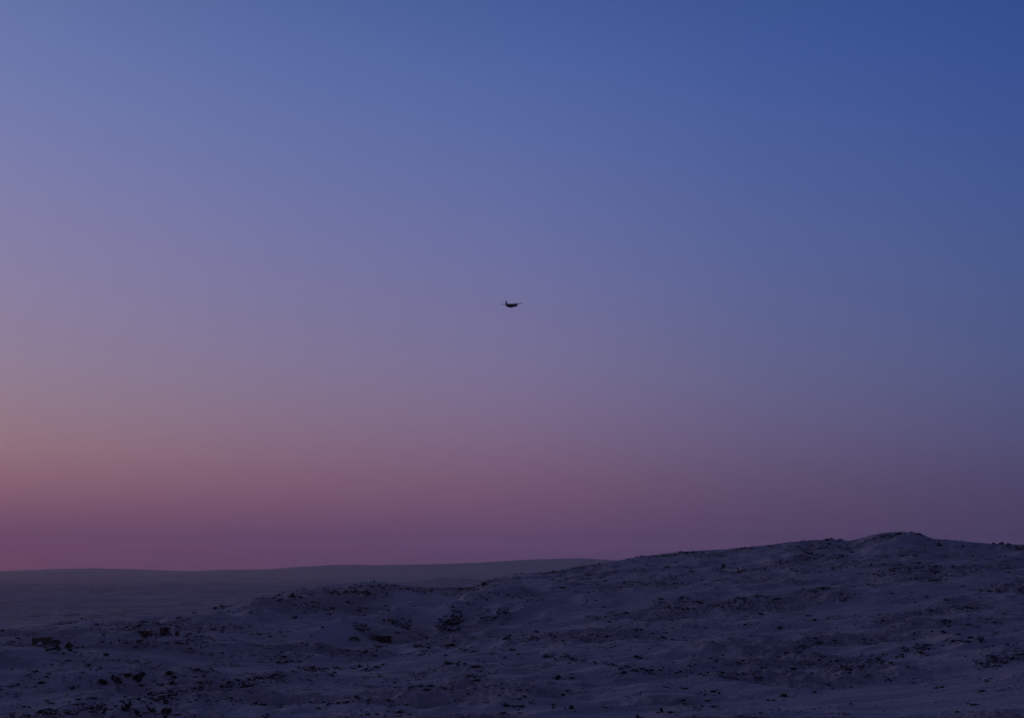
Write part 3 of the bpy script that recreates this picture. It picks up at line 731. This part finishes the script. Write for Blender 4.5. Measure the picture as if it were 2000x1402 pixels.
# rock pile below the tan container
for k, (px, py, w, h) in enumerate([(90,1262,16,7),(99,1266,18,9),(110,1265,16,9),(93,1260,12,5),(106,1259,12,6),(102,1272,16,6),(91,1269,10,6),(137,1268,10,6),(152,1263,9,4),(162,1262,8,4),(125,1275,9,5)]):
    put_boulder(px, py, w, h, ROCKS[(k * 5 + 1) % 14], 'dark boulder in the rock pile below the pale tan container', 'rock pile by the tan container', None, .3, .8)

# red machine: tracked loader
p, m = place(321, 1241); e = empty('tracked_loader', (p.x, p.y, p.z - .05), (0, 0, -.12))
for sy in (-1, 1):
    b = MB(); b.loft([[(x, sy * .85 - .2, z) for x, z in prof] for prof in [[(-1.5,.2),(-1.2,0),(1.2,0),(1.5,.25),(1.5,.45),(1.2,.7),(-1.2,.7),(-1.5,.5)]]] + [[(x, sy * .85 + .2, z) for x, z in [(-1.5,.2),(-1.2,0),(1.2,0),(1.5,.25),(1.5,.45),(1.2,.7),(-1.2,.7),(-1.5,.5)]]]).build('track', M_BLACK, e)
MB().box((-.55, 0, 1.25), (1.9, 1.9, 1.0), bevel=.08).build('body', M_RED, e)
MB().box((-.75, 0, 2.25), (1.4, 1.6, .95), bevel=.06).build('engine_cover', M_RED, e)
cb = MB().box((.9, 0, 1.85), (1.3, 1.6, 2.0), bevel=.05).build('cab', M_BLACK, e)
MB().box((.9, -.82, 2.2), (.95, .04, .95)).build('window', M_GLASS, cb); MB().box((1.57, 0, 2.2), (.04, 1.2, .95)).build('window', M_GLASS, cb)
MB().box((.55, 0, 3.0), (.95, 1.5, .22), bevel=.04).build('roof_rack', M_BLACK, cb)
MB().tube((-1.1, .4, 2.6), (-1.1, .4, 3.15), .07).build('exhaust', M_BLACK, e)
for sy in (-1, 1): MB().tube((1.1, sy * .7, 1.1), (2.3, sy * .7, .55), .12, .09).build('lift_arm', M_BLACK, e)
b = MB(); prof = [(2.1,.75),(2.2,.1),(3.0,.0),(3.05,.1),(2.45,.3),(2.3,.75)]
b.loft([[(x, -.95, z) for x, z in prof], [(x, .95, z) for x, z in prof]]).build('bucket', M_BLACK, e)
tag(e, 'red and black tracked machine with a dark cab, between the two red boxes', 'machine')
for k, (px, py, w, h) in enumerate([(297,1236,9,5),(303,1235,8,4),(326,1242,8,3)]):
    put_boulder(px, py, w, h, ROCKS[(k * 3) % 14], 'dark rubble lump between the red-brown container and the red machine', 'rubble by the machine')

name_boulders()
# stack of boards next to the dark red container
p, m = place(729, 1250); e = empty('board_stack', (p.x, p.y + 1.2, p.z), (0, 0.03, .12))
for k, (w, dx, dz, mt) in enumerate([(4.2,.4,.25,M_WOOD),(3.6,.7,.75,M_WOOD),(3.9,.2,1.2,M_BLACK),(3.4,.6,1.7,M_WOOD),(4.6,.1,2.25,M_WOOD)]):
    MB().box((dx, 0, dz), (w, 2.0, .3 if k < 4 else .22), bevel=.02).build('board', mt, e)
    MB().box((dx - w * .3, 0, dz + .25), (.2, 1.8, .2)).build('spacer', M_WOOD, e)
snow_heap(2.0, 1.6, .35, 5, e, (-1.2, -.7, 1.15), 'snow_cover')
tag(e, 'dark stack of long flat boards with snow between, left of the dark red container', 'board stack')
# dark arch of rock
p, m = place(691, 1251); rings = []
for a in np.linspace(0, math.pi, 14):
    k = 0.28 + 0.55 * (1 - a / math.pi) ** 0.8
    cxx, czz = math.cos(a) * 1.75, math.sin(a) * 1.45
    rings.append([(cxx + math.cos(t) * k * .75 * math.cos(a), math.sin(t) * .9, czz + math.cos(t) * k * .75 * math.sin(a)) for t in np.linspace(0, 2 * math.pi, 10, endpoint=False)])
b = MB(); o = b.loft(rings).build('rock_arch', M_BARE); o.location = (p.x, p.y, p.z - .1)
tag(o, 'black curved rock arching over a lump of snow, left of the board stack', 'boulder')

# pale hut far out on the plain
px = 276; t = math.atan((px - 1000) / (KPX * FPX)); d = 4080.0
j = np.searchsorted(TH2, t); i = np.searchsorted(R_MID, d); z = float(MIDZ[i, j])
e = empty('distant_hut', (d * math.sin(t), d * math.cos(t), z - .3))
MB().box((0, 0, 1.6), (6.5, 4.5, 3.2)).build('wall', M_PALE, e)
b = MB(); b.loft([[(-3.5, -2.6, 3.1), (-3.5, 2.6, 3.1), (-3.5, 0, 4.6)], [(3.5, -2.6, 3.1), (3.5, 2.6, 3.1), (3.5, 0, 4.6)]]).build('roof', M_CAP, e)
tag(e, 'tiny pale hut far out on the snow plain at left', 'hut')

# ------------------------------------------------------------------ aircraft
def ring(x, zc, ry, rz, n=16): return [(x, math.cos(a) * ry, zc + math.sin(a) * rz) for a in np.linspace(0, 2 * math.pi, n, endpoint=False)]
dv = ray(999.2, 597.4); dist = 1450.0; pos = dv * dist
pl = empty('turboprop_aircraft', (pos[0], pos[1], EYE + pos[2]))
# local frame: +x nose, +y left wing, +z up
b = MB(); b.loft([ring(11.2, -.45, .08, .08), ring(10.9, -.42, .45, .42), ring(10.2, -.3, .85, .85), ring(9.2, -.1, 1.15, 1.2), ring(7.8, 0, 1.33, 1.36), ring(4.0, -.1, 1.42, 1.52), ring(0, -.2, 1.5, 1.68), ring(-3.5, -.1, 1.42, 1.55), ring(-6, .2, 1.2, 1.22), ring(-8.5, .65, .8, .85), ring(-10.5, 1.0, .42, .5), ring(-11.6, 1.15, .12, .2)])
fus = b.build('fuselage', M_PLANE, pl, True)
MB().box((9.75, 0, .55), (.9, 1.35, .4), rot=(0, .55, 0), bevel=.08).build('windscreen', M_GLASS, fus)
for s in (-1, 1):
    for k in range(9): MB().box((6.0 - k * 1.05, s * 1.31, .35), (.32, .06, .42), bevel=.02).build('window', M_GLASS, fus)
def foil(y, xc, ch, z, th): return [(xc + ch * a, y, z + th * c_) for a, c_ in ((.5, 0), (.42, .5), (.2, .95), (-.05, .85), (-.5, 0), (-.05, -.35), (.25, -.5), (.42, -.35))]
b = MB(); b.loft([foil(y, xc, ch, z, th) for y, xc, ch, z, th in ((-13.2, .35, 1.3, 1.95, .26), (-12.6, .35, 1.7, 1.92, .40), (-4, .5, 3.0, 1.55, .58), (0, .5, 3.0, 1.5, .6), (4, .5, 3.0, 1.55, .58), (12.6, .35, 1.7, 1.92, .40), (13.2, .35, 1.3, 1.95, .26))]).build('wing', M_PLANE, pl, True)
for s in (-1, 1):
    y = s * 3.95
    nb = [[(x, y + math.cos(a) * ry, zc + math.sin(a) * rz) for a in np.linspace(0, 2 * math.pi, 12, endpoint=False)] for x, zc, ry, rz in ((3.6, 1.1, .3, .3), (3.2, 1.05, .5, .55), (1.5, .9, .58, .8), (-1, .7, .58, .98), (-2.6, .85, .5, .72), (-3.9, 1.15, .12, .2))]
    MB().loft(nb).build('engine_nacelle', M_PLANE, pl, True)
    pr = MB().loft([[(x, y + math.cos(a) * r_, 1.1 + math.sin(a) * r_) for a in np.linspace(0, 2 * math.pi, 10, endpoint=False)] for x, r_ in ((3.6, .3), (3.95, .22), (4.2, .05))]).build('propeller', M_BLACK, pl, True)
    for k in range(4):
        a = math.pi / 4 + k * math.pi / 2
        MB().box((3.75, y + math.cos(a) * 1.05, 1.1 + math.sin(a) * 1.05), (.06, 1.75, .22), rot=(a, .0, 0)).build('blade', M_BLACK, pr)
prof = lambda z, xc, ch, th: [(xc + ch * a, th * c_, z) for a, c_ in ((.5, 0), (.25, .5), (-.1, .45), (-.5, 0), (-.1, -.45), (.25, -.5))]
MB().loft([prof(.9, -7.2, 5.4, .40), prof(1.7, -8.5, 3.8, .38), prof(5.5, -10.1, 2.7, .32)]).build('tail_fin', M_PLANE, pl)
b = MB(); b.loft([[(xc + ch * a, y, 5.5 + th * c_) for a, c_ in ((.5, 0), (.2, .5), (-.5, 0), (.2, -.5))] for y, xc, ch, th in ((-3.3, -10.7, 1.0, .08), (0, -10.5, 1.7, .16), (3.3, -10.7, 1.0, .08))]).build('tailplane', M_PLANE, pl)
# heading away to the right, climbing, banked a touch
head = R(90 - 33)
pl.rotation_mode = 'XYZ'
pl.matrix_world = Matrix.Translation(pl.location) @ Matrix.Rotation(head, 4, 'Z') @ Matrix.Rotation(R(-13.0), 4, 'Y') @ Matrix.Rotation(R(3.0), 4, 'X')
tag(pl, 'dark high-wing turboprop aircraft flying alone in the dusk sky', 'aircraft')

# ------------------------------------------------------------------ haze
b = MB().box((0, 0, (HZ_TOP + HZ_BOT) / 2), (2 * HZ_R, 2 * HZ_R, HZ_TOP - HZ_BOT))
m, nt, N, L, bs = new_mat('haze'); N.remove(bs)
pv = N.new('ShaderNodeVolumePrincipled'); pv.inputs['Density'].default_value = HAZE; pv.inputs['Anisotropy'].default_value = 0.64; pv.inputs['Color'].default_value = (.9, .92, .95, 1)
L.new(pv.outputs[0], N['Material Output'].inputs['Volume'])
tag(b.build('haze', m), 'thin twilight haze over the plain', 'haze', kind='stuff')
